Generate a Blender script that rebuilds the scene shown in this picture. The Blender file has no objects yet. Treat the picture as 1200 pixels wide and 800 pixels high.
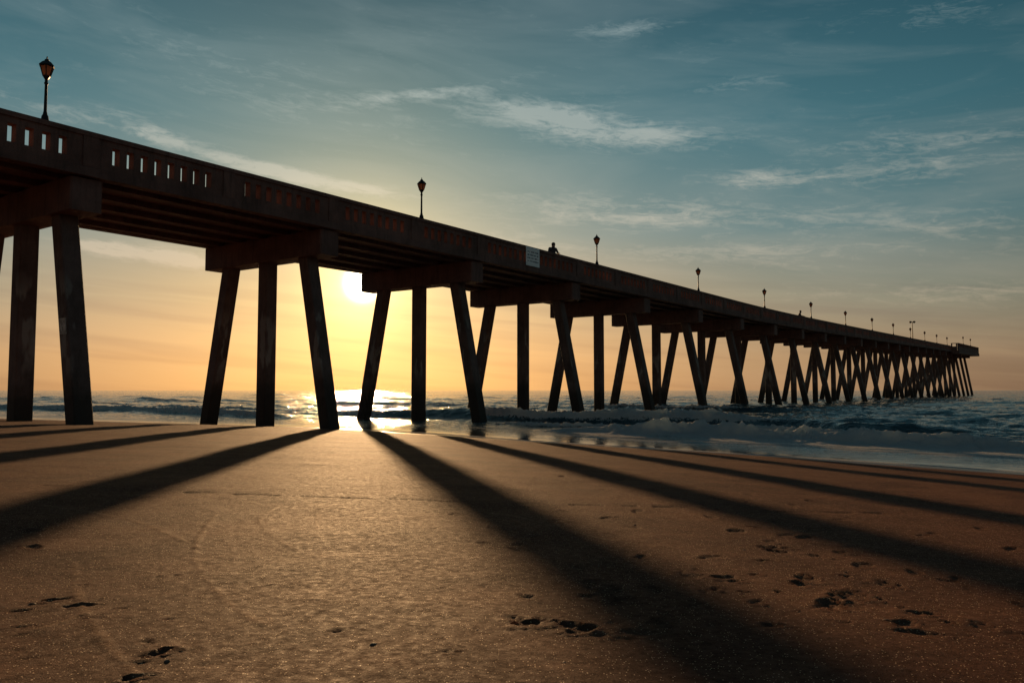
import bpy, math, random
import numpy as np
from mathutils import Vector, Matrix, Euler

random.seed(7)
scene = bpy.context.scene
COL = scene.collection
try:
    scene.view_settings.view_transform = 'Standard'
    scene.view_settings.look = 'None'
    scene.view_settings.exposure = 0
    scene.view_settings.gamma = 1
except Exception:
    pass

# ------------------------------------------------------------------ frame
EYE = 1.55
FPX = 933.0
PITCH = math.atan(57.0 / FPX)
TH = math.atan(663.0 / FPX)
DX, DY = math.sin(TH), math.cos(TH)      # pier direction (seaward)
NX, NY = DY, -DX                         # across the pier
OX, OY = -26.9 * NX, -26.9 * NY
ROT = math.atan2(DY, DX)

def ray(px, py):
    v = Vector(((px - 600) / FPX, (400 - py) / FPX, -1.0))
    v = Euler((math.pi / 2 + PITCH, 0, 0)).to_matrix() @ v
    return v.normalized()

SUN = ray(425, 332)
SUN_EL = math.asin(SUN.z)
SUN_AZ = math.atan2(SUN.x, SUN.y)

def sw_to_xy(s, w):
    return OX + s * DX + w * NX, OY + s * DY + w * NY

def xy_to_sw(x, y):
    s = (x - OX) * DX + (y - OY) * DY
    w = (x - OX) * NX + (y - OY) * NY
    return s, w

# ------------------------------------------------------------------ noise
class VNoise:
    def __init__(self, seed, n=256):
        self.t = np.random.RandomState(seed).rand(n, n)
        self.n = n
    def __call__(self, x, y):
        x = np.asarray(x, dtype=float); y = np.asarray(y, dtype=float)
        xi = np.floor(x); yi = np.floor(y)
        fx = x - xi; fy = y - yi
        fx = fx * fx * (3 - 2 * fx); fy = fy * fy * (3 - 2 * fy)
        xi = xi.astype(int) % self.n; yi = yi.astype(int) % self.n
        x1 = (xi + 1) % self.n; y1 = (yi + 1) % self.n
        t = self.t
        a = t[xi, yi] * (1 - fx) + t[x1, yi] * fx
        b = t[xi, y1] * (1 - fx) + t[x1, y1] * fx
        return a * (1 - fy) + b * fy
def fbm(vn, x, y, o=4):
    r = 0; a = .5; tot = 0
    for i in range(o):
        r = r + a * vn(x * 2 ** i + 17.3 * i, y * 2 ** i + 5.1 * i)
        tot += a; a *= .5
    return r / tot
N1, N2, N3, N4 = VNoise(1), VNoise(2), VNoise(3), VNoise(4)

# ------------------------------------------------------------------ node helpers
def new_mat(name):
    m = bpy.data.materials.new(name)
    m.use_nodes = True
    nt = m.node_tree
    b = nt.nodes["Principled BSDF"]
    return m, nt, b
def N(nt, t, **kw):
    n = nt.nodes.new(t)
    for k, v in kw.items():
        setattr(n, k, v)
    return n
def L(nt, a, b):
    nt.links.new(a, b)
def M(nt, op, a, b=None, c=None, clamp=False):
    n = nt.nodes.new('ShaderNodeMath'); n.operation = op; n.use_clamp = clamp
    for i, v in enumerate((a, b, c)):
        if v is None: continue
        if isinstance(v, (int, float)): n.inputs[i].default_value = v
        else: nt.links.new(v, n.inputs[i])
    return n.outputs[0]
def MIX(nt, f, a, b, mode='MIX'):
    n = nt.nodes.new('ShaderNodeMix'); n.data_type = 'RGBA'; n.blend_type = mode
    n.clamp_factor = True
    for key, v in ((0, f), (6, a), (7, b)):
        if isinstance(v, (int, float)): n.inputs[key].default_value = v
        elif isinstance(v, (tuple, list)): n.inputs[key].default_value = (*v, 1) if len(v) == 3 else v
        else: nt.links.new(v, n.inputs[key])
    return n.outputs[2]
def RAMP(nt, f, stops):
    n = nt.nodes.new('ShaderNodeValToRGB')
    e = n.color_ramp.elements
    while len(e) < len(stops): e.new(0.5)
    for i, (p, c) in enumerate(stops):
        e[i].position = p
        e[i].color = (c, c, c, 1) if isinstance(c, (int, float)) else (*c, 1)
    nt.links.new(f, n.inputs[0])
    return n.outputs[0]
def NOISE(nt, vec, scale, detail=4, rough=.5, dist=0):
    n = nt.nodes.new('ShaderNodeTexNoise')
    n.inputs['Scale'].default_value = scale
    n.inputs['Detail'].default_value = detail
    n.inputs['Roughness'].default_value = rough
    n.inputs['Distortion'].default_value = dist
    if vec is not None: nt.links.new(vec, n.inputs['Vector'])
    return n.outputs[0]
def MAPV(nt, vec, sc):
    n = nt.nodes.new('ShaderNodeVectorMath'); n.operation = 'MULTIPLY'
    nt.links.new(vec, n.inputs[0]); n.inputs[1].default_value = sc
    return n.outputs[0]
def BUMP(nt, h, strength, dist, prev=None):
    n = nt.nodes.new('ShaderNodeBump')
    n.inputs['Strength'].default_value = strength
    n.inputs['Distance'].default_value = dist
    nt.links.new(h, n.inputs['Height'])
    if prev is not None: nt.links.new(prev, n.inputs['Normal'])
    return n.outputs[0]

# ------------------------------------------------------------------ world
def build_world():
    w = bpy.data.worlds.new("World"); scene.world = w
    w.use_nodes = True
    nt = w.node_tree
    for n in list(nt.nodes): nt.nodes.remove(n)
    out = N(nt, 'ShaderNodeOutputWorld'); bg = N(nt, 'ShaderNodeBackground')
    L(nt, bg.outputs[0], out.inputs[0])
    tc = N(nt, 'ShaderNodeTexCoord').outputs['Generated']
    nv = N(nt, 'ShaderNodeVectorMath', operation='NORMALIZE'); L(nt, tc, nv.inputs[0])
    d = nv.outputs[0]
    sx = N(nt, 'ShaderNodeSeparateXYZ'); L(nt, d, sx.inputs[0])
    X, Y, Z = sx.outputs
    el = M(nt, 'ARCSINE', Z)
    az = M(nt, 'ARCTAN2', X, Y)
    dt = N(nt, 'ShaderNodeVectorMath', operation='DOT_PRODUCT')
    L(nt, d, dt.inputs[0]); dt.inputs[1].default_value = SUN
    ang = M(nt, 'ARCCOSINE', M(nt, 'MINIMUM', dt.outputs['Value'], 0.999999))
    eln = M(nt, 'MULTIPLY', el, 1 / 0.8, clamp=True)
    base = RAMP(nt, eln, [(0.0, (.34, .215, .13)), (.05, (.37, .25, .155)), (.13, (.24, .255, .20)),
                          (.24, (.108, .222, .245)), (.40, (.042, .158, .202)), (.56, (.019, .096, .136)), (1, (.010, .045, .065))])
    dd = RAMP(nt, M(nt, 'DIVIDE', ang, math.pi), [(0, 1.1), (.10, .98), (.17, .86), (.25, .66), (.5, .42), (1, .38)])
    base = MIX(nt, 1.0, base, dd, 'MULTIPLY')
    acc = base
    flat = M(nt, 'SQRT', M(nt, 'ADD', M(nt, 'POWER', M(nt, 'MULTIPLY', M(nt, 'SUBTRACT', az, SUN_AZ), .70), 2),
                           M(nt, 'POWER', M(nt, 'MULTIPLY', M(nt, 'SUBTRACT', el, SUN_EL * .45), 2.1), 2)))
    def add(acc, g, col):
        return MIX(nt, 1.0, acc, MIX(nt, g, (0, 0, 0), col), 'ADD')
    gA = M(nt, 'EXPONENT', M(nt, 'MULTIPLY', M(nt, 'POWER', M(nt, 'DIVIDE', flat, .27), 1.8), -1))
    acc = add(acc, gA, (.44, .155, -.04))
    for wd, col, p in ((.26, (.085, .075, .035), 1.5), (.10, (.50, .31, .05), 1.15), (.034, (2.0, 1.45, .6), 1.1), (.0165, (14.0, 12.0, 7.5), 3)):
        g = M(nt, 'EXPONENT', M(nt, 'MULTIPLY', M(nt, 'POWER', M(nt, 'DIVIDE', ang, wd), p), -1))
        acc = add(acc, g, col)
    # clouds
    cv = N(nt, 'ShaderNodeCombineXYZ')
    L(nt, az, cv.inputs[0]); L(nt, M(nt, 'ADD', el, M(nt, 'MULTIPLY', az, .08)), cv.inputs[1])
    wisp = NOISE(nt, MAPV(nt, cv.outputs[0], (7, 40, 1)), 1.6, 7, .66, 1.0)
    wisp2 = NOISE(nt, MAPV(nt, cv.outputs[0], (26, 95, 1)), 1.5, 5, .7, 1.2)
    tex = M(nt, 'ADD', M(nt, 'MULTIPLY', wisp, .60), M(nt, 'MULTIPLY', wisp2, .40))
    mask = None
    patches = [(630, 133, 80, 14, .08, 1.4), (735, 160, 85, 13, .06, 1.3), (735, 34, 50, 8, .02, .8), (325, 202, 62, 8, .17, 1.9),
               (430, 222, 45, 6, .12, 1.2), (180, 156, 45, 10, .25, 1.2), (500, 110, 85, 7, -.14, .9), (700, 248, 120, 18, .06, .85),
               (1070, 172, 120, 18, .05, .65), (885, 210, 52, 9, .1, 1.0), (860, 300, 150, 12, .04, .7), (208, 303, 42, 8, .1, 2.0),
               (120, 291, 26, 7, .1, 1.9), (60, 128, 55, 9, .15, .8), (1095, 18, 60, 12, 0, .5), (1090, 345, 140, 10, .03, .7),
               (1040, 205, 90, 9, .05, .6), (590, 290, 60, 16, .0, .7), (330, 110, 160, 28, .18, .40), (900, 255, 130, 16, .05, .55),
               (1120, 265, 90, 14, .02, .5), (860, 100, 60, 7, .0, .5)]
    for px, py, hw, hh, tl, wt in patches:
        v = ray(px, py); a0 = math.atan2(v.x, v.y); e0 = math.asin(v.z)
        va = M(nt, 'SUBTRACT', az, a0)
        ve = M(nt, 'ADD', M(nt, 'SUBTRACT', el, e0), M(nt, 'MULTIPLY', va, tl))
        q = M(nt, 'ADD', M(nt, 'POWER', M(nt, 'MULTIPLY', va, FPX / hw), 2), M(nt, 'POWER', M(nt, 'MULTIPLY', ve, FPX / hh), 2))
        g = M(nt, 'MULTIPLY', M(nt, 'EXPONENT', M(nt, 'MULTIPLY', q, -.75)), wt)
        mask = g if mask is None else M(nt, 'ADD', mask, g)
    mask = M(nt, 'MINIMUM', mask, 1.5)
    dens = M(nt, 'MULTIPLY', M(nt, 'SUBTRACT', M(nt, 'ADD', tex, M(nt, 'MULTIPLY', mask, .17)), .555), 4.5, clamp=True)
    dens = M(nt, 'MULTIPLY', dens, M(nt, 'ADD', M(nt, 'MULTIPLY', mask, .85), .22), clamp=True)
    dens = M(nt, 'MULTIPLY', dens, .60)
    veil = NOISE(nt, MAPV(nt, cv.outputs[0], (2.5, 13, 1)), 1.3, 4, .6, .6)
    veil = M(nt, 'MULTIPLY', RAMP(nt, veil, [(.42, 0), (.70, 1)]), .15)
    dens = M(nt, 'ADD', dens, veil, clamp=True)
    ccol = RAMP(nt, eln, [(0, (.42, .28, .17)), (.25, (.46, .38, .29)), (.5, (.34, .38, .36)), (1, (.3, .36, .4))])
    acc2 = MIX(nt, dens, acc, MIX(nt, 1.0, ccol, MIX(nt, 1.0, acc, (.5, .5, .5), 'MULTIPLY'), 'ADD'))
    # dusky low bars of cloud far out over the sea
    bars = NOISE(nt, MAPV(nt, cv.outputs[0], (2.0, 38, 1)), 1.2, 3, .55, .3)
    lowm = M(nt, 'MULTIPLY', RAMP(nt, eln, [(0.0, 1), (.12, .9), (.20, 0)]), RAMP(nt, bars, [(.46, 0), (.62, .45)]))
    acc2 = MIX(nt, lowm, acc2, MIX(nt, 1.0, acc2, (.66, .62, .70), 'MULTIPLY'))
    sky = N(nt, 'ShaderNodeTexSky', sky_type='NISHITA')
    sky.sun_disc = False; sky.sun_elevation = SUN_EL; sky.sun_rotation = SUN_AZ
    sky.dust_density = 1.0
    skc = MIX(nt, 1.0, sky.outputs[0], (.006, .0055, .0045), 'MULTIPLY')
    fin = MIX(nt, 1.0, acc2, skc, 'ADD')
    L(nt, fin, bg.inputs[0]); bg.inputs[1].default_value = 1.0
build_world()

sl = bpy.data.lights.new("sun_light", 'SUN'); sl.energy = 5.0; sl.angle = math.radians(.6); sl.color = (1, .60, .28)
so = bpy.data.objects.new("sun_light", sl); COL.objects.link(so)
so.rotation_euler = SUN.to_track_quat('Z', 'Y').to_euler()
so.location = (0, 0, 60)

cam = bpy.data.cameras.new("camera"); co = bpy.data.objects.new("camera", cam); COL.objects.link(co)
cam.sensor_width = 36; cam.lens = 36 * FPX / 1200; cam.clip_start = .05; cam.clip_end = 30000
co.location = (0, 0, EYE); co.rotation_euler = (math.pi / 2 + PITCH, 0, 0)
scene.camera = co

# ------------------------------------------------------------------ ground / sea shapes
def shore(w):
    return np.interp(w, [-200, -60, -20, 2, 8, 15, 26, 40, 80, 300], [17, 18, 19.0, 22.0, 21.2, 19.6, 17.6, 16.6, 16, 16])
def ground_z(s, w):
    t = s - shore(w) + 20
    return np.interp(t, [-400, -60, -20, -4, 0, 4, 8, 12, 16, 20, 24, 40, 80, 400], [5.5, 3.0, 1.60, 1.12, 1.0, .85, .67, .47, .25, .03, -.17, -.9, -2.5, -6])

def grid_mesh(name, us, vs, fn, attrs, mat):
    U, V = np.meshgrid(us, vs, indexing='ij')
    x, y, z, at = fn(U.ravel(), V.ravel())
    nu, nv = len(us), len(vs)
    co_ = np.stack([x, y, z], 1).astype(np.float32).ravel()
    i = np.arange(nu * nv).reshape(nu, nv)
    f = np.stack([i[:-1, :-1], i[1:, :-1], i[1:, 1:], i[:-1, 1:]], -1).reshape(-1, 4)
    me = bpy.data.meshes.new(name)
    me.vertices.add(nu * nv); me.vertices.foreach_set('co', co_)
    me.loops.add(f.size); me.loops.foreach_set('vertex_index', f.ravel().astype(np.int32))
    me.polygons.add(len(f))
    me.polygons.foreach_set('loop_start', (np.arange(len(f)) * 4).astype(np.int32))
    me.polygons.foreach_set('loop_total', np.full(len(f), 4, np.int32))
    me.polygons.foreach_set('use_smooth', np.ones(len(f), bool))
    me.update(calc_edges=True)
    for k in attrs:
        a = me.attributes.new(k, 'FLOAT', 'POINT'); a.data.foreach_set('value', at[k].astype(np.float32))
    me.materials.append(mat)
    ob = bpy.data.objects.new(name, me); COL.objects.link(ob)
    return ob

def geo(a, b, step0, ratio):
    out = []; x = a; st = step0
    while x < b:
        st *= ratio; x += st; out.append(x)
    return out

# ---- sand
rs = np.random.RandomState(11)
def px_ground(px, py):
    h = .65
    for _ in range(14):
        Yv = FPX * h / (py - 457.0); Xv = (px - 600) / FPX * Yv
        s, w = xy_to_sw(Xv, Yv); h = .5 * h + .5 * (EYE - float(ground_z(s, w)))
    return Xv, Yv
foot = []
def trail(p0, p1, n, jit=.03, skip=.15, sc=.55):
    a = np.array(px_ground(*p0)); b = np.array(px_ground(*p1)); dv = b - a; an = math.atan2(dv[1], dv[0])
    pr = np.array([-math.sin(an), math.cos(an)])
    for k in range(n):
        if rs.rand() < skip: continue
        p = a + dv * (k / (n - 1)) + pr * (.05 if k % 2 else -.05) + rs.randn(2) * jit
        foot.append((p[0], p[1], an + rs.randn() * .4, sc * (.7 + rs.rand() * .5), rs.choice([.0040, .0055, .0075])))
trail((610, 722), (1010, 600), 9)
trail((700, 602), (1180, 570), 14)
trail((960, 690), (1120, 610), 5)
trail((860, 570), (1000, 680), 8)
trail((740, 560), (900, 640), 8)
trail((840, 550), (1190, 600), 10)
trail((1010, 560), (1190, 640), 7)
trail((480, 560), (860, 552), 14)
trail((30, 702), (110, 700), 3, skip=0, sc=.3)
trail((20, 640), (160, 580), 5)
trail((160, 782), (215, 768), 2, skip=0, sc=.25)
trail((960, 676), (1030, 725), 4, skip=0, sc=.55)
trail((540, 600), (660, 700), 5, sc=.4)
for k in range(170):
    px = rs.uniform(600, 1190); py = 535 + 210 * rs.rand() ** 1.2
    p = px_ground(px, py); foot.append((p[0], p[1], rs.rand() * 6.28, .10 + rs.rand() * .36, rs.choice([.0025, .004, .006])))
for k in range(70):
    px = rs.uniform(20, 620); py = rs.uniform(540, 790)
    p = px_ground(px, py); foot.append((p[0], p[1], rs.rand() * 6.28, .06 + rs.rand() * .18, rs.choice([.002, .003])))
marks = [[(378, 592), (374, 620), (378, 645), (400, 672), (436, 696)],
         [(258, 600), (236, 628), (233, 655), (262, 694), (300, 722), (360, 748)],
         [(330, 590), (305, 603), (312, 618), (345, 640), (372, 648)],
         [(95, 655), (100, 700), (135, 750), (185, 799)],
         [(450, 590), (415, 597), (378, 618)],
         [(500, 590), (600, 600), (700, 628), (790, 640)],
         [(60, 590), (160, 605), (240, 640)],
         [(0, 742), (70, 728), (105, 715)]]
marks = [[px_ground(*p) for p in m] for m in marks]
def smooth_poly(pts):
    pts = np.array(pts); t = np.linspace(0, len(pts) - 1, len(pts) * 8)
    x = np.interp(t, np.arange(len(pts)), pts[:, 0]); y = np.interp(t, np.arange(len(pts)), pts[:, 1])
    for _ in range(12):
        x[1:-1] = (x[:-2] + x[2:] + 2 * x[1:-1]) / 4; y[1:-1] = (y[:-2] + y[2:] + 2 * y[1:-1]) / 4
    return np.stack([x, y], 1)

def sand_fn(U, V):
    x, y = U, V
    s, w = xy_to_sw(x, y)
    z = ground_z(s, w)
    near = np.clip(1 - (np.hypot(x, y) - 30) / 40, 0, 1)
    dry = np.clip((shore(w) + .5 - s) / 5, 0, 1)
    z = z + (fbm(N1, x * .35, y * .35, 3) - .5) * .036 * near * (.35 + .65 * dry)
    z = z + (fbm(N2, x * 1.7 + 9, y * 1.7, 4) - .5) * .016 * near * (.15 + .85 * dry)
    z = z + (fbm(N3, x * 9, y * 9, 3) - .5) * .0042 * near * (.1 + .9 * dry)
    rut = np.zeros_like(x)
    for fx, fy, an, sc, dp in foot:
        m = (np.abs(x - fx) < .2) & (np.abs(y - fy) < .2)
        if not m.any(): continue
        xx = x[m] - fx; yy = y[m] - fy
        a = (xx * math.cos(an) + yy * math.sin(an)) / (.135 * sc); b = (-xx * math.sin(an) + yy * math.cos(an)) / (.065 * sc)
        b = b * (1 + .25 * np.clip(-a, -1, 1))
        r = np.sqrt(a * a + b * b) + (N4(xx * 60 + fx * 9, yy * 60) - .5) * 1.0
        prof = -dp * np.clip(1.25 - r, 0, .55) / .55 + dp * .6 * np.exp(-((r - 1.35) / .3) ** 2)
        z[m] += prof
        rut[m] = np.maximum(rut[m], np.clip(1.3 - r, 0, 1))
    line = np.zeros_like(x)
    for mk in marks:
        P = smooth_poly(mk)
        m = (x > P[:, 0].min() - .2) & (x < P[:, 0].max() + .2) & (y > P[:, 1].min() - .2) & (y < P[:, 1].max() + .2)
        idx = np.nonzero(m)[0]
        if not len(idx): continue
        d = np.full(len(idx), 9.)
        wob = (N4(x[idx] * 12, y[idx] * 12) - .5) * .02
        for k in range(len(P) - 1):
            ax, ay = P[k]; bx, by = P[k + 1]
            vx, vy = bx - ax, by - ay
            t = np.clip(((x[idx] - ax) * vx + (y[idx] - ay) * vy) / (vx * vx + vy * vy + 1e-9), 0, 1)
            d = np.minimum(d, np.hypot(x[idx] - ax - t * vx, y[idx] - ay - t * vy))
        d = np.abs(d + wob)
        z[idx] += .0034 * np.exp(-(d / .009) ** 2)
        line[idx] = np.maximum(line[idx], np.exp(-(d / .007) ** 2))
    tl = np.abs(y - (6.0 + .03 * x + (N2(x * .5, 3.3) - .5) * .35))
    tm = np.exp(-(tl / .05) ** 2) * (N3(x * 8, y * 8) > .5)
    z = z - .009 * tm * near
    rut = np.maximum(rut, tm * .6)
    wet = np.clip((s - (shore(w) - 1.2 + (fbm(N2, w * .25, s * .2, 2) - .5) * 2.4)) / 1.0, 0, 1)
    return x, y, z, {'wet': wet, 'line': line, 'rut': rut}

def sand_material():
    m, nt, b = new_mat("wet_brown_sand")
    g = N(nt, 'ShaderNodeNewGeometry').outputs['Position']
    at = lambda n: N(nt, 'ShaderNodeAttribute', attribute_name=n).outputs['Fac']
    wet, line, rut = at('wet'), at('line'), at('rut')
    big = NOISE(nt, g, 1.3, 5, .65)
    col = MIX(nt, RAMP(nt, big, [(.35, 0), (.65, 1)]), (.095, .042, .030), (.175, .080, .050))
    grain = NOISE(nt, g, 420, 2, .8)
    col = MIX(nt, 1.0, col, RAMP(nt, grain, [(.3, .40), (.7, 1.6)]), 'MULTIPLY')
    mid = NOISE(nt, g, 30, 4, .75)
    col = MIX(nt, 1.0, col, RAMP(nt, mid, [(.3, .58), (.7, 1.32)]), 'MULTIPLY')
    vor = N(nt, 'ShaderNodeTexVoronoi'); vor.inputs['Scale'].default_value = 170; L(nt, g, vor.inputs['Vector'])
    sel = N(nt, 'ShaderNodeSeparateColor'); L(nt, vor.outputs['Color'], sel.inputs[0])
    speck = M(nt, 'MULTIPLY', M(nt, 'LESS_THAN', vor.outputs['Distance'], .33), M(nt, 'GREATER_THAN', sel.outputs[0], .90))
    col = MIX(nt, speck, col, (.90, .58, .34))
    darks = M(nt, 'MULTIPLY', M(nt, 'LESS_THAN', vor.outputs['Distance'], .35), M(nt, 'GREATER_THAN', sel.outputs[1], .91))
    col = MIX(nt, darks, col, (.025, .016, .014))
    col = MIX(nt, M(nt, 'MULTIPLY', line, .45), col, (.42, .25, .15))
    col = MIX(nt, M(nt, 'MULTIPLY', rut, .3), col, (.055, .028, .02))
    col = MIX(nt, M(nt, 'MULTIPLY', wet, .85), col, (.045, .028, .023))
    L(nt, col, b.inputs['Base Color'])
    rough = MIX(nt, wet, RAMP(nt, mid, [(.3, .90), (.7, .60)]), (.06, .06, .06))
    L(nt, rough, b.inputs['Roughness'])
    b.inputs['IOR'].default_value = 1.40
    L(nt, M(nt, 'ADD', M(nt, 'MULTIPLY', wet, .12), M(nt, 'ADD', .03, M(nt, 'MULTIPLY', speck, .6))), b.inputs['Specular IOR Level'])
    dryf = M(nt, 'SUBTRACT', 1.0, wet)
    h1 = M(nt, 'MULTIPLY', NOISE(nt, g, 90, 3, .75), dryf)
    nrm = BUMP(nt, h1, .8, .011)
    h2 = M(nt, 'MULTIPLY', grain, M(nt, 'ADD', M(nt, 'MULTIPLY', dryf, .995), .005))
    nrm = BUMP(nt, h2, .9, .0036, nrm)
    L(nt, nrm, b.inputs['Normal'])
    return m
ys = [-400, -200, -100, -60, -35, -20, -12, -7, -4, -2, -1, -.3, .3, .6]
y = .85
while y < 60: ys.append(y); y += max(.009, y * .0060)
ys += [70, 90, 130, 200]
xs = list(np.arange(-3.8, 3.801, .0135))
ge = geo(3.8, 420, .0145, 1.026)
xs = sorted([-v for v in ge]) + xs + ge
sand = grid_mesh("sand_beach", np.array(xs), np.array(ys), sand_fn, ['wet', 'line', 'rut'], sand_material())
sand["kind"] = "structure"

# ---- sea
crests = []
cs = 40.0; k = 0
while cs < 460:
    crests.append((cs, .16 + .16 * rs.rand(), k)); cs += 5.5 + cs * .03 + rs.rand() * 4; k += 1
def bump_profile(s, c, lf, lb):
    u = s - c
    return np.where(u < 0, np.exp(-(u / lf) ** 2), np.exp(-(np.abs(u) / lb) ** 1.3))
def sea_fn(U, V):
    s, w = U, V
    shw = shore(w)
    dist = s - shw
    h = np.zeros_like(s); foam = np.zeros_like(s)
    lowf = (N1(w * .12 + 3, 1.5) - .5)
    c = 25.2 - (w - 20) * .06 + lowf * 2.0 + (N2(w * .5, 8.) - .5) * .9 + (N3(w * 1.9, 2.) - .5) * .35
    env = np.clip((90 - w) / 30, 0, 1)
    am = np.clip((w - 9) / 6, 0, 1) * (.55 + .6 * N1(w * .35, 9.2)) * env * (.75 + .5 * N2(w * 1.6, 5.))
    h += .36 * am * bump_profile(s, c, .30, 1.1)
    brk = np.clip((w - 10) / 5, 0, 1) * env
    foam += brk * 2.6 * np.exp(-((s - c + .25) / .38) ** 2) * (.55 + .6 * N2(w * 1.2, s * 2))
    # torn white water running ahead of the breaker
    foam += brk * 1.0 * np.clip(1 - np.abs(s - c + 1.2) / 1.3, 0, 1) * (.2 + fbm(N4, w * 1.1, s * 1.6, 2))
    cb = 21.9 - (w - 20) * .06 + (N2(w * .3, 18.) - .5) * 1.4
    h += .05 * brk * bump_profile(s, cb, .2, 1.0)
    foam += brk * 1.3 * np.exp(-((s - cb + .10) / .16) ** 2) * (.3 + N1(w * .9, 13))
    c2 = 33.0 + lowf * 2.2 + (N2(w * .35, 2.) - .5) * 1.2 - (w - 5) * .04
    a2 = np.exp(-((w - 6) / 16) ** 4) * (.6 + .6 * N3(w * .3, 4.)) + .2
    h += .46 * a2 * bump_profile(s, c2, .55, 1.6)
    b2 = np.clip((N3(w * .25 + 5, 7.) - .35) * 4, 0, 1) * np.exp(-((w - 8) / 22) ** 4)
    foam += b2 * 1.7 * np.exp(-((s - c2 + .22) / .30) ** 2)
    c4 = 28.8 + (N1(w * .2, 26.) - .5) * 2.0
    a4 = np.clip((w - 2) / 6, 0, 1) * env * N2(w * .22, 31)
    h += .22 * a4 * bump_profile(s, c4, .40, 1.2)
    foam += a4 * 1.7 * np.exp(-((s - c4 + .15) / .24) ** 2)
    c3 = 30 + (N1(w * .1, 6.) - .5) * 3
    a3 = np.clip((-w - 6) / 8, 0, 1)
    h += .34 * a3 * bump_profile(s, c3, .6, 2.0)
    foam += a3 * 1.6 * np.exp(-((s - c3 + .3) / .45) ** 2) * (.4 + N2(w * .5, 3.))
    for cs, A, k in crests:
        cc = cs + (N1(w * .045 + k * 7.3, k * 3.1) - .5) * 7 + (N2(w * .2, k * 5.7) - .5) * 2.2
        am = .15 + 1.3 * N3(w * .09 + k * 11, k * 2.7) ** 1.5
        h += A * am * bump_profile(s, cc, .8 + cs * .006, 2.0 + cs * .01)
        if cs < 160:
            bb = np.clip((N2(w * .09 + k * 3, k * 9.1) - .50) * 6, 0, 1)
            foam += bb * 1.5 * np.exp(-((s - cc + .2) / .42) ** 2)
    chop = (fbm(N4, s * 1.1, w * .6, 4) - .5) * .30 + (fbm(N3, s * 2.6, w * 1.7, 3) - .5) * .11 + (fbm(N2, s * .45 + 20, w * .22, 3) - .5) * .26 * np.clip((s - 30) / 20, 0, 1)
    h += chop * np.clip((dist - 2.5) / 12, .006, 1) * np.clip(1.25 - s / 500, .15, 1)
    fr = np.clip(foam - .4, 0, 1)
    h += fr * (fbm(N3, s * 8, w * 6.5, 3) - .28) * .34 * np.clip((dist - 3.5) / 3, 0, 1)
    h = h * np.clip(dist / 5, 0, 1) ** .7
    h += .018 + .06 * (fbm(N1, w * .22 + 40, s * .05, 3) - .5) * np.clip(1 - dist / 6, 0, 1)
    g = ground_z(s, w)
    depth = h - g
    edge = np.exp(-((depth - .006) / .010) ** 2)
    inner = np.clip(1 - np.abs(dist - 4.6) / 3.6, 0, 1)
    foam += edge * 1.15
    side = .08 + .92 * np.clip((w + 1) / 8, 0, 1)
    foam += inner * (.24 + .50 * fbm(N2, w * .35, s * .9, 3)) * side
    foam += .40 * np.clip(1 - np.abs(s - 27.4) / 2.6, 0, 1) * brk * (.5 + N1(w * .4, s * .8))
    shal = np.clip(1 - depth / .34, 0, 1)
    return s, -w, h, {'foam': np.clip(foam, 0, 2.0), 'shallow': shal}

def sea_material():
    m, nt, b = new_mat("sea_water")
    tc = N(nt, 'ShaderNodeTexCoord').outputs['Object']
    fo = N(nt, 'ShaderNodeAttribute', attribute_name='foam').outputs['Fac']
    sh = N(nt, 'ShaderNodeAttribute', attribute_name='shallow').outputs['Fac']
    lace = NOISE(nt, MAPV(nt, tc, (2.2, 1, 1)), 5.0, 5, .74, .9)
    f = M(nt, 'ADD', M(nt, 'MULTIPLY', fo, .95), M(nt, 'MULTIPLY', M(nt, 'SUBTRACT', lace, .5), 2.7))
    f = M(nt, 'MULTIPLY', M(nt, 'SUBTRACT', f, .46), 4.2, clamp=True)
    f = M(nt, 'MULTIPLY', f, M(nt, 'MINIMUM', M(nt, 'MULTIPLY', fo, 4), 1), clamp=True)
    col = MIX(nt, sh, (.020, .055, .072), (.050, .050, .050))
    L(nt, col, b.inputs['Base Color'])
    L(nt, MIX(nt, sh, (.06, .06, .06), (.02, .02, .02)), b.inputs['Roughness'])
    b.inputs['IOR'].default_value = 1.33
    calm = M(nt, 'SUBTRACT', 1.0, M(nt, 'MULTIPLY', sh, .985), clamp=True)
    h1 = M(nt, 'MULTIPLY', NOISE(nt, MAPV(nt, tc, (1.5, .8, 1)), 1.6, 4, .65, .4), calm)
    n1 = BUMP(nt, h1, .7, .28)
    h2 = M(nt, 'MULTIPLY', NOISE(nt, MAPV(nt, tc, (1.3, .8, 1)), 8, 3, .6, .3), calm)
    n2 = BUMP(nt, h2, .55, .045, n1)
    L(nt, n2, b.inputs['Normal'])
    n3 = BUMP(nt, NOISE(nt, tc, 24, 3, .75), .8, .05)
    df = N(nt, 'ShaderNodeBsdfDiffuse'); df.inputs[0].default_value = (.92, .93, .94, 1); L(nt, n3, df.inputs['Normal'])
    tr = N(nt, 'ShaderNodeBsdfTranslucent'); tr.inputs[0].default_value = (.80, .92, .96, 1); L(nt, n3, tr.inputs['Normal'])
    fm = N(nt, 'ShaderNodeMixShader'); fm.inputs[0].default_value = .5
    L(nt, df.outputs[0], fm.inputs[1]); L(nt, tr.outputs[0], fm.inputs[2])
    fx = N(nt, 'ShaderNodeMixShader'); L(nt, M(nt, 'MULTIPLY', f, .95), fx.inputs[0]); L(nt, b.outputs[0], fx.inputs[1]); L(nt, fm.outputs[0], fx.inputs[2])
    L(nt, fx.outputs[0], nt.nodes['Material Output'].inputs[0])
    return m
ss = list(np.arange(13, 36, .06)) + list(np.arange(36, 62, .18)); ss += geo(ss[-1], 14000, .2, 1.022)
ws = list(np.arange(-26, 34.01, .095)); gp = geo(34, 9000, .10, 1.04)
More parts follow.
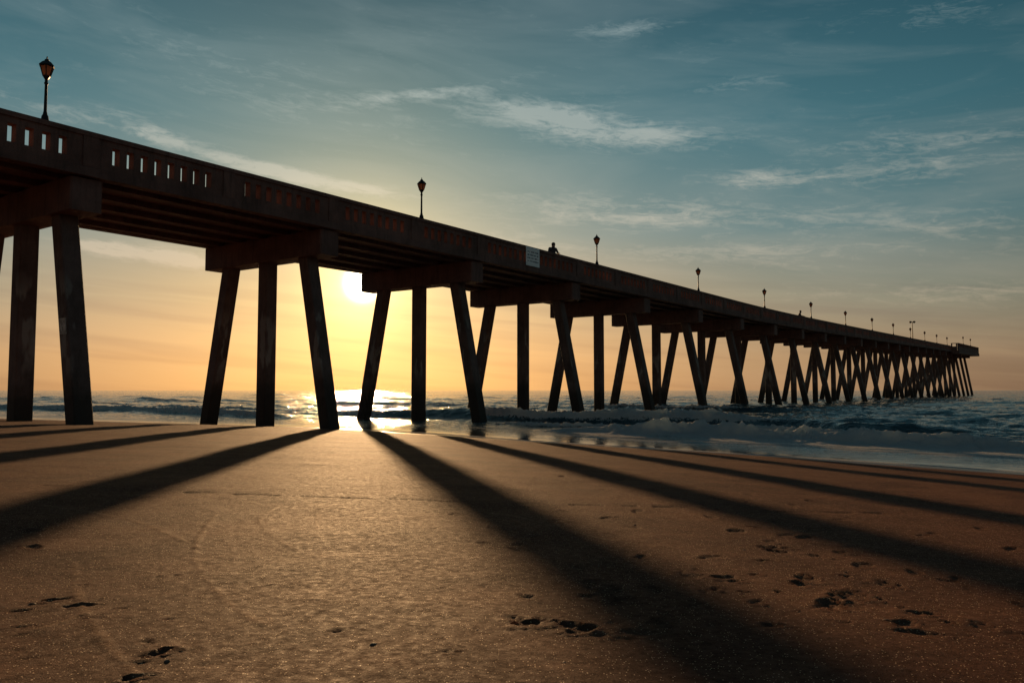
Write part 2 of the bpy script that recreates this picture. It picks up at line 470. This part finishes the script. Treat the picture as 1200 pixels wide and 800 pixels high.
ws = sorted([-(v - 8) for v in gp]) + ws + gp
sea = grid_mesh("sea_water", np.array(ss), np.array(sorted(ws, reverse=True)), sea_fn, ['foam', 'shallow'], sea_material())
sea.location = (OX, OY, 0); sea.rotation_euler = (0, 0, ROT); sea["kind"] = "structure"

# ------------------------------------------------------------------ pier
def concrete(name, base=(.150, .118, .105), stain=.5, leg=False):
    m, nt, b = new_mat(name)
    g = N(nt, 'ShaderNodeNewGeometry').outputs['Position']
    n1 = NOISE(nt, g, .8, 5, .65)
    n2 = NOISE(nt, MAPV(nt, g, (6, 6, .7)), 1, 4, .6)
    c = MIX(nt, RAMP(nt, n1, [(.3, 0), (.7, 1)]), tuple(v * .6 for v in base), tuple(v * 1.3 for v in base))
    c = MIX(nt, M(nt, 'MULTIPLY', RAMP(nt, n2, [(.5, 0), (.72, 1)]), stain), c, (.05, .036, .031))
    n3 = NOISE(nt, g, 45, 2, .6)
    c = MIX(nt, 1.0, c, RAMP(nt, n3, [(.3, .8), (.7, 1.2)]), 'MULTIPLY')
    if leg:
        sx = N(nt, 'ShaderNodeSeparateXYZ'); L(nt, g, sx.inputs[0])
        zz = M(nt, 'ADD', sx.outputs[2], M(nt, 'MULTIPLY', n1, 1.2))
        tide = RAMP(nt, M(nt, 'DIVIDE', zz, 8), [(.0, 1), (.24, .85), (.34, 0)])
        c = MIX(nt, tide, c, (.035, .030, .024))
        pale = NOISE(nt, MAPV(nt, g, (1.4, 1.4, .5)), 1.3, 3, .5)
        band = RAMP(nt, M(nt, 'DIVIDE', zz, 8), [(.30, 0), (.42, 1), (.62, .8), (.72, 0)])
        c = MIX(nt, M(nt, 'MULTIPLY', RAMP(nt, pale, [(.56, 0), (.62, .85)]), band), c, (.32, .28, .25))
    L(nt, c, b.inputs['Base Color'])
    b.inputs['Roughness'].default_value = .8
    b.inputs['Specular IOR Level'].default_value = .3
    nr = BUMP(nt, M(nt, 'ADD', n3, M(nt, 'MULTIPLY', NOISE(nt, g, 5, 4, .7), 4)), .4, .012)
    L(nt, nr, b.inputs['Normal'])
    return m
MC = concrete("weathered_concrete", (.175, .100, .085))
MR = concrete("railing_concrete", (.20, .108, .088), .6)
ML = concrete("leg_concrete", (.150, .100, .088), .5, True)

def rise(s):
    t = s - 66
    if t <= 0: return 0.0
    return .0200 * (t - 12 * (1 - math.exp(-t / 12)))

pier = bpy.data.objects.new("fishing_pier", None); COL.objects.link(pier)
pier.location = (OX, OY, 0); pier.rotation_euler = (0, 0, ROT)
pier["label"] = "long concrete fishing pier on splayed legs running out to sea"
pier["category"] = "pier"

class MB:
    def __init__(s_): s_.v = []; s_.f = []
    def box(s_, a0, a1, w0, w1, z0, z1, rz=True):
        b = len(s_.v)
        for a, w, z in ((a0, w0, z0), (a1, w0, z0), (a1, w1, z0), (a0, w1, z0), (a0, w0, z1), (a1, w0, z1), (a1, w1, z1), (a0, w1, z1)):
            s_.v.append((a, -w, z + (rise(a) if rz else 0)))
        for f in ((0, 1, 2, 3), (7, 6, 5, 4), (4, 5, 1, 0), (5, 6, 2, 1), (6, 7, 3, 2), (7, 4, 0, 3)):
            s_.f.append(tuple(b + i for i in f))
    def prism(s_, c0, c1, hx, hy, ch):
        b = len(s_.v)
        pr = [(-hx + ch, -hy), (hx - ch, -hy), (hx, -hy + ch), (hx, hy - ch), (hx - ch, hy), (-hx + ch, hy), (-hx, hy - ch), (-hx, -hy + ch)]
        for c in (c0, c1):
            for x, y in pr: s_.v.append((c[0] + x, c[1] + y, c[2]))
        for i in range(8):
            j = (i + 1) % 8; s_.f.append((b + i, b + j, b + 8 + j, b + 8 + i))
        s_.f.append(tuple(b + i for i in range(7, -1, -1))); s_.f.append(tuple(b + 8 + i for i in range(8)))
    def lathe(s_, prof, n=12, cx=0, cy=0, phase=0, cap=True):
        b = len(s_.v)
        for r, z in prof:
            for i in range(n):
                a = 2 * math.pi * i / n + phase
                s_.v.append((cx + r * math.cos(a), cy + r * math.sin(a), z))
        for k in range(len(prof) - 1):
            for i in range(n):
                j = (i + 1) % n
                s_.f.append((b + k * n + i, b + k * n + j, b + (k + 1) * n + j, b + (k + 1) * n + i))
        if cap:
            s_.f.append(tuple(b + i for i in range(n - 1, -1, -1)))
            s_.f.append(tuple(b + (len(prof) - 1) * n + i for i in range(n)))
    def mesh(s_, name, mat, smooth=False):
        me = bpy.data.meshes.new(name); me.from_pydata(s_.v, [], s_.f); me.update()
        me.materials.append(mat)
        if smooth: me.polygons.foreach_set('use_smooth', [True] * len(me.polygons))
        return me
def add_obj(name, me, parent=None, **props):
    o = bpy.data.objects.new(name, me); COL.objects.link(o)
    if parent is not None: o.parent = parent
    for k, v in props.items(): o[k] = v
    return o

S0 = 11.4; SP = 9.2; KMIN, KMAX = -3, 25
MOD = SP / 2
send = 247.0
mods = []
a = S0 + KMIN * SP
while a < send - .1:
    mods.append(a); a += MOD
mb = MB()
for a in mods:
    e = min(a + MOD, send)
    mb.box(a, e, -3.5, 3.5, 7.83, 7.95)
    for gw in (-2.9, -1.45, 0, 1.45, 2.9):
        mb.box(a, e, gw - .2, gw + .2, 7.652, 7.832)
    for sg in (-1, 1):
        w0, w1 = (3.5, 3.88) if sg > 0 else (-3.88, -3.5)
        mb.box(a, e, w0, w1, 7.70, 7.97)
for k in range(KMIN, KMAX + 1):
    c = S0 + k * SP
    if k > KMIN: mb.box(c - .2, c + .2, -3.45, 3.45, 7.66, 7.835)
add_obj("deck", mb.mesh("deck", MC), pier)
PL = 44
mb = MB()
mb.box(send - PL, send + .6, -5.4, -3.9, 7.25, 7.95); mb.box(send - PL, send + .6, 3.9, 5.4, 7.25, 7.95)
mb.box(send + .003, send + .6, -3.9, 3.9, 7.25, 7.95)
add_obj("end_platform", mb.mesh("end_platform", MC), pier)
def railing(a0, a1, wc):
    mb = MB(); t = .15
    o = wc
    a = a0
    while a < a1 - .1:
        e = min(a + MOD, a1)
        wa, wb = o - t, o + t
        mb.box(a, e, wa, wb, 7.972, 8.18)
        mb.box(a, e, wa, wb, 8.68, 8.86)
        mb.box(a, e, wa - .05, wb + .05, 8.862, 9.0)
        n = 8; pit = .44
        first = a + (MOD - n * pit) / 2 + .10
        x = a
        for i in range(n):
            xs_ = first + i * pit
            if xs_ > x: mb.box(x, min(xs_, e), wa, wb, 8.182, 8.678)
            x = xs_ + .22
            if x >= e: break
        if x < e: mb.box(x, e, wa, wb, 8.182, 8.678)
        mb.box(a - .22, a + .22, wa - .035, wb + .035, 7.975, 8.858)
        a = e
    return mb
add_obj("railing", railing(mods[0], send - PL, 3.70).mesh("railing", MR), pier)
add_obj("railing", railing(mods[0], send - PL, -3.70).mesh("railing", MR), pier)
mb = MB()
def end_rail(mb, a0, a1, w0, w1):
    n = max(1, int(max(abs(a1 - a0), abs(w1 - w0)) / 2.3))
    for i in range(n + 1):
        a = a0 + (a1 - a0) * i / n; w = w0 + (w1 - w0) * i / n
        mb.box(a - .12, a + .12, w - .12, w + .12, 7.952, 9.45)
    hw = .09
    mb.box(min(a0, a1) - hw, max(a0, a1) + hw, min(w0, w1) - hw, max(w0, w1) + hw, 7.953, 8.85)
    mb.box(min(a0, a1) - .14, max(a0, a1) + .14, min(w0, w1) - .14, max(w0, w1) + .14, 9.452, 9.6)
end_rail(mb, send - PL, send + .1, 5.2, 5.2); end_rail(mb, send - PL, send + .1, -5.2, -5.2)
end_rail(mb, send + .40, send + .40, -5.0, 5.0)
end_rail(mb, send - PL, send - PL, 3.95, 4.9); end_rail(mb, send - PL, send - PL, -4.9, -3.95)
add_obj("end_railing", mb.mesh("end_railing", MR), pier)
for k in range(KMIN, KMAX + 1):
    c = S0 + k * SP
    r = rise(c)
    onpl = c > send - PL
    mb = MB(); hw = 3.72
    ztop = 7.63 + r if onpl else 7.65 + r; zb = 6.70 + r
    mb.prism((c, 0, zb), (c, 0, ztop), .46, hw, .05)
    cap = add_obj("pile_cap", mb.mesh("pile_cap", MC), pier)
    for sg in (-1, 0, 1):
        mb = MB()
        lz = zb - .003; bz = -2.2
        top = 2.45
        wt = top * sg; wbm = (top + .2108 * min(zb - bz, 9.2)) * sg
        mb.prism((c, -wbm, bz), (c, -wt, lz), .275, .275, .035)
        add_obj("leg", mb.mesh("leg", ML), cap)
    if k == 0:
        z0, z1 = 3.15, 3.62
        def wz(z): return 2.45 + .2108 * (zb - z)
        mb = MB()
        for xx in (c - .289, c - .2):
            for z, dw in ((z0, -.20), (z0, .20), (z1, .20), (z1, -.20)):
                mb.v.append((xx, -(wz(z) + dw), z))
        mb.f += [(0, 1, 2, 3), (7, 6, 5, 4), (0, 4, 5, 1), (1, 5, 6, 2), (2, 6, 7, 3), (3, 7, 4, 0)]
        mp, nt, b = new_mat("pale_patch"); b.inputs['Roughness'].default_value = .8
        gg = N(nt, 'ShaderNodeNewGeometry').outputs['Position']
        L(nt, MIX(nt, RAMP(nt, NOISE(nt, gg, 7, 4, .7), [(.4, 0), (.6, 1)]), (.30, .27, .24), (.70, .66, .62)), b.inputs['Base Color'])
        add_obj("repair_patch", mb.mesh("repair_patch", mp), cap)

# ------------------------------------------------------------------ lamps
m_iron, nt, b = new_mat("black_iron"); b.inputs['Base Color'].default_value = (.02, .017, .016, 1); b.inputs['Roughness'].default_value = .5; b.inputs['Metallic'].default_value = .4
m_glass, nt, b = new_mat("amber_lantern_glass")
b.inputs['Base Color'].default_value = (.50, .30, .20, 1); b.inputs['Roughness'].default_value = .35
tr = N(nt, 'ShaderNodeBsdfTranslucent'); tr.inputs[0].default_value = (.42, .25, .17, 1)
mx = N(nt, 'ShaderNodeMixShader'); mx.inputs[0].default_value = .75
L(nt, b.outputs[0], mx.inputs[1]); L(nt, tr.outputs[0], mx.inputs[2]); L(nt, mx.outputs[0], nt.nodes['Material Output'].inputs[0])

mb = MB()
mb.lathe([(.13, 0), (.13, .03), (.10, .05), (.085, .16), (.06, .20), (.05, .26), (.042, .30), (.036, 1.05), (.055, 1.08), (.055, 1.10), (.04, 1.12), (.04, 1.20)], 14)
me_post = mb.mesh("post", m_iron, True)
mb = MB()
mb.lathe([(.035, 1.195), (.06, 1.22), (.095, 1.27), (.105, 1.30)], 6)
for i in range(6):
    a = math.pi * i / 3
    p0 = Vector((.10 * math.cos(a), .10 * math.sin(a), 1.295)); p1 = Vector((.182 * math.cos(a), .182 * math.sin(a), 1.565))
    mb.prism(tuple(p0), tuple(p1), .012, .012, .003)
mb.lathe([(.185, 1.555), (.212, 1.575), (.205, 1.595), (.13, 1.68), (.075, 1.72), (.06, 1.74), (.065, 1.76), (.03, 1.78), (.016, 1.80), (.022, 1.825), (.003, 1.87)], 6)
me_frame = mb.mesh("lantern_frame", m_iron)
mb = MB(); mb.lathe([(.093, 1.300), (.172, 1.556)], 6)
me_gl = mb.mesh("lantern_glass", m_glass)
lamp_s = []
for k in range(0, 15):
    Yk = 21.75 + 12.72 * k
    s_, w_ = xy_to_sw((-33 + 3.7 * 1.2269) + .7106 * Yk, Yk)
    if s_ > send - 2: break
    lamp_s.append(s_)
for i, s_ in enumerate(lamp_s):
    far_ = s_ > send - PL
    x, y = sw_to_xy(s_, 5.2 if far_ else 3.70)
    e = bpy.data.objects.new("street_lamp", None); COL.objects.link(e)
    e.location = (x, y, (9.6 if far_ else 9.0) + rise(s_)); e.rotation_euler = (0, 0, ROT)
    e["label"] = "black iron lantern lamp post standing on the pier railing"; e["category"] = "street lamp"
    e["group"] = "lantern lamps along the pier railing"
    for nm, me in (("post", me_post), ("lantern_frame", me_frame), ("lantern_glass", me_gl)):
        add_obj(nm, me, e)

mb = MB(); mb.lathe([(.11, 0), (.09, .1), (.055, 4.0), (.055, 4.1)], 10); mb.prism((0, 0, 4.02), (0, 0, 4.09), .05, .32, .02)
s_, w_ = xy_to_sw(*( (-33 + 3.2 * 1.2269) + .7106 * 141, 141))
e = bpy.data.objects.new("floodlight_pole", None); COL.objects.link(e)
x, y = sw_to_xy(s_, 3.2); e.location = (x, y, 7.95 + rise(s_)); e.rotation_euler = (0, 0, ROT)
e["label"] = "tall steel pole topped by a pair of floodlight heads on the deck"; e["category"] = "light pole"
add_obj("pole", mb.mesh("pole", m_iron), e)
for yy in (-.30, .30):
    mb = MB(); mb.lathe([(.10, 3.92), (.22, 4.04), (.24, 4.18), (.12, 4.26)], 10, 0, yy)
    add_obj("floodlight", mb.mesh("floodlight", m_iron), e)

# ------------------------------------------------------------------ sign on the parapet
m_sign, nt, b = new_mat("sign_board_paint"); b.inputs['Roughness'].default_value = .5
tc = N(nt, 'ShaderNodeTexCoord').outputs['Object']
sx = N(nt, 'ShaderNodeSeparateXYZ'); L(nt, tc, sx.inputs[0])
row = M(nt, 'MULTIPLY', sx.outputs[2], 6.2)
fr = M(nt, 'FRACT', row); fl = M(nt, 'FLOOR', row)
inrow = M(nt, 'MULTIPLY', M(nt, 'GREATER_THAN', fr, .30), M(nt, 'LESS_THAN', fr, .74))
cmb = N(nt, 'ShaderNodeCombineXYZ'); L(nt, M(nt, 'MULTIPLY', sx.outputs[0], 18), cmb.inputs[0]); L(nt, M(nt, 'MULTIPLY', fl, 5.37), cmb.inputs[1])
wd = M(nt, 'GREATER_THAN', NOISE(nt, cmb.outputs[0], 1, 1, .5), .45)
inside = M(nt, 'MULTIPLY', M(nt, 'LESS_THAN', M(nt, 'ABSOLUTE', sx.outputs[0]), .50), M(nt, 'MULTIPLY', M(nt, 'GREATER_THAN', sx.outputs[2], .12), M(nt, 'LESS_THAN', sx.outputs[2], .86)))
L(nt, MIX(nt, M(nt, 'MULTIPLY', M(nt, 'MULTIPLY', inrow, wd), inside), (.92, .93, .94), (.06, .08, .14)), b.inputs['Base Color'])
ssig, _ = xy_to_sw((-33 + 3.9 * 1.2269) + .7106 * 41.2, 41.2)
sg = bpy.data.objects.new("notice_sign", None); COL.objects.link(sg)
x, y = sw_to_xy(ssig, 3.925); sg.location = (x, y, 7.98); sg.rotation_euler = (0, 0, ROT)
sg["label"] = "white rectangular notice board with dark lettering on pier railing"; sg["category"] = "sign"
mb = MB(); mb.prism((0, 0, 0), (0, 0, .98), .62, .02, .01)
add_obj("board", mb.mesh("board", m_sign), sg)

# ------------------------------------------------------------------ people
def person(loc_sw, z, face, label, cloth, skinc, scale=1.0):
    m, nt, b = new_mat("clothing_and_skin")
    tc = N(nt, 'ShaderNodeTexCoord').outputs['Object']
    sx = N(nt, 'ShaderNodeSeparateXYZ'); L(nt, tc, sx.inputs[0])
    isskin = M(nt, 'GREATER_THAN', sx.outputs[2], 1.48)
    hands = M(nt, 'GREATER_THAN', sx.outputs[1], .45)
    isskin = M(nt, 'MAXIMUM', isskin, hands)
    legs = M(nt, 'LESS_THAN', sx.outputs[2], .92)
    c = MIX(nt, legs, cloth, (.03, .035, .05)); c = MIX(nt, isskin, c, skinc)
    L(nt, c, b.inputs['Base Color']); b.inputs['Roughness'].default_value = .8
    J = []; E = []
    def j(p, r, par=None):
        J.append((p, r)); i = len(J) - 1
        if par is not None: E.append((par, i))
        return i
    pel = j((0, -.08, .95), .15); sp = j((0, -.05, 1.12), .145, pel); ch = j((0, .01, 1.30), .17, sp)
    nk = j((0, .07, 1.44), .07, ch); hd = j((0, .11, 1.54), .095, nk); cr = j((0, .11, 1.62), .09, hd)
    j((0, .21, 1.55), .018, hd)
    arms = (((.20, .02, 1.38), .085), ((.28, .10, 1.14), .055), ((.16, .40, 1.09), .038), ((.14, .46, 1.08), .032))
    hips = ((.10, -.08, .88), (.11, -.03, .50), (.11, -.08, .08))
    for sd in (-1, 1):
        p = ch
        for (q, r) in arms:
            p = j((q[0] * sd, q[1], q[2]), r, p)
        hx, hy, hz = J[p][0]
        for fi, (dx, ln) in enumerate(((-.030, .055), (-.011, .07), (.009, .066), (.028, .05))):
            a = j((hx + dx, hy + .035, hz - .002), .009, p); a2 = j((hx + dx * 1.1, hy + .035 + ln * .6, hz - .012), .008, a)
            j((hx + dx * 1.1, hy + .035 + ln, hz - .03), .007, a2)
        t = j((hx - .03 * sd, hy - .0, hz - .012), .010, p); j((hx - .055 * sd, hy + .035, hz - .018), .008, t)
        p = pel
        for i, (q, r) in enumerate(zip(hips, (.095, .065, .045))):
            p = j((q[0] * sd, q[1], q[2]), r, p)
        j((hips[2][0] * sd, hips[2][1] + .16, .045), .035, p)
    me = bpy.data.meshes.new("person"); me.from_pydata([q[0] for q in J], E, []); me.update()
    ob = bpy.data.objects.new("person", me); COL.objects.link(ob)
    md = ob.modifiers.new("skin", 'SKIN'); md.use_smooth_shade = True
    for i, (p, r) in enumerate(J):
        me.skin_vertices[0].data[i].radius = (r, r)
        me.skin_vertices[0].data[i].use_root = (i == 0)
    ss_ = ob.modifiers.new("sub", 'SUBSURF'); ss_.levels = 1; ss_.render_levels = 1
    me.materials.append(m)
    x, y = sw_to_xy(*loc_sw); ob.location = (x, y, z); ob.rotation_euler = (0, 0, face); ob.scale = (scale,) * 3
    ob["label"] = label; ob["category"] = "person"; ob["group"] = "people on the pier"
    mh, nt2, b2 = new_mat("hair"); b2.inputs['Base Color'].default_value = (.03, .022, .018, 1); b2.inputs['Roughness'].default_value = .7
    hb = MB(); cx, cy, cz = J[cr][0]
    hb.lathe([(.090, cz - .10), (.104, cz - .03), (.104, cz + .02), (.088, cz + .06), (.05, cz + .088), (.01, cz + .096)], 16, cx, cy - .018)
    add_obj("hair", hb.mesh("hair", mh, True), ob)
    return ob
def s_at(px, w):
    a_ = -33 + w * 1.2269
    Yv = FPX * (-a_) / (1263 - px)
    return xy_to_sw(a_ + .7106 * Yv, Yv)[0]
face = math.atan2(NY, NX) - math.pi / 2
sA = s_at(646, 3.15)
person((sA, 3.26), 7.953, face - .5, "person in dark jacket leaning on the pier railing", (.05, .05, .06), (.32, .20, .15), 1.05)
sB = s_at(937, 3.15)
person((sB, 3.26), 7.953 + rise(sB), face + .4, "person in dark shirt standing at the pier railing", (.06, .05, .05), (.3, .19, .14), 1.03)

# ------------------------------------------------------------------ shells on the sand
m_sh, nt, b = new_mat("broken_shell"); b.inputs['Base Color'].default_value = (.10, .06, .045, 1); b.inputs['Roughness'].default_value = .7
def sand_height(x, y):
    r = sand_fn(np.array([float(x)]), np.array([float(y)])); return float(r[2][0])
def shell_mesh(r, seed):
    rr = random.Random(seed); mb = MB(); n = 15
    for layer, (kz, kr) in enumerate(((0, 1.0), (.012, .99), (.26, .62), (.36, .25))):
        for i in range(n):
            a = math.pi * (-.12 + 1.24 * i / (n - 1))
            rad = r * kr * (1 + .06 * (i % 2)) * (1 + .1 * rr.uniform(-1, 1))
            mb.v.append((rad * math.cos(a), rad * math.sin(a) * .85 - r * .2 * (1 - kr), r * kz))
    for k2 in range(3):
        for i in range(n - 1):
            mb.f.append((k2 * n + i, k2 * n + i + 1, (k2 + 1) * n + i + 1, (k2 + 1) * n + i))
        mb.f.append((k2 * n + n - 1, k2 * n, (k2 + 1) * n, (k2 + 1) * n + n - 1))
    mb.f.append(tuple(3 * n + i for i in range(n))); mb.f.append(tuple(reversed(range(n))))
    return mb.mesh("seashell", m_sh, False)
for i, (px, py, r) in enumerate(((441, 750, .013), (205, 768, .012), (48, 702, .012), (60, 700, .008), (742, 612, .013), (985, 668, .010), (1030, 722, .012), (700, 660, .008), (330, 700, .006), (560, 735, .006), (868, 640, .010), (765, 616, .009), (120, 610, .008), (660, 770, .007))):
    x, y = px_ground(px, py)
    o = add_obj("seashell", shell_mesh(r, i)); o.location = (x, y, sand_height(x, y) - .001)
    o.rotation_euler = (random.uniform(-.15, .15), random.uniform(-.15, .15), random.uniform(0, 6.28))
    o["label"] = "small dark broken seashell lying on the sand"; o["category"] = "seashell"; o["group"] = "shell fragments on the beach"
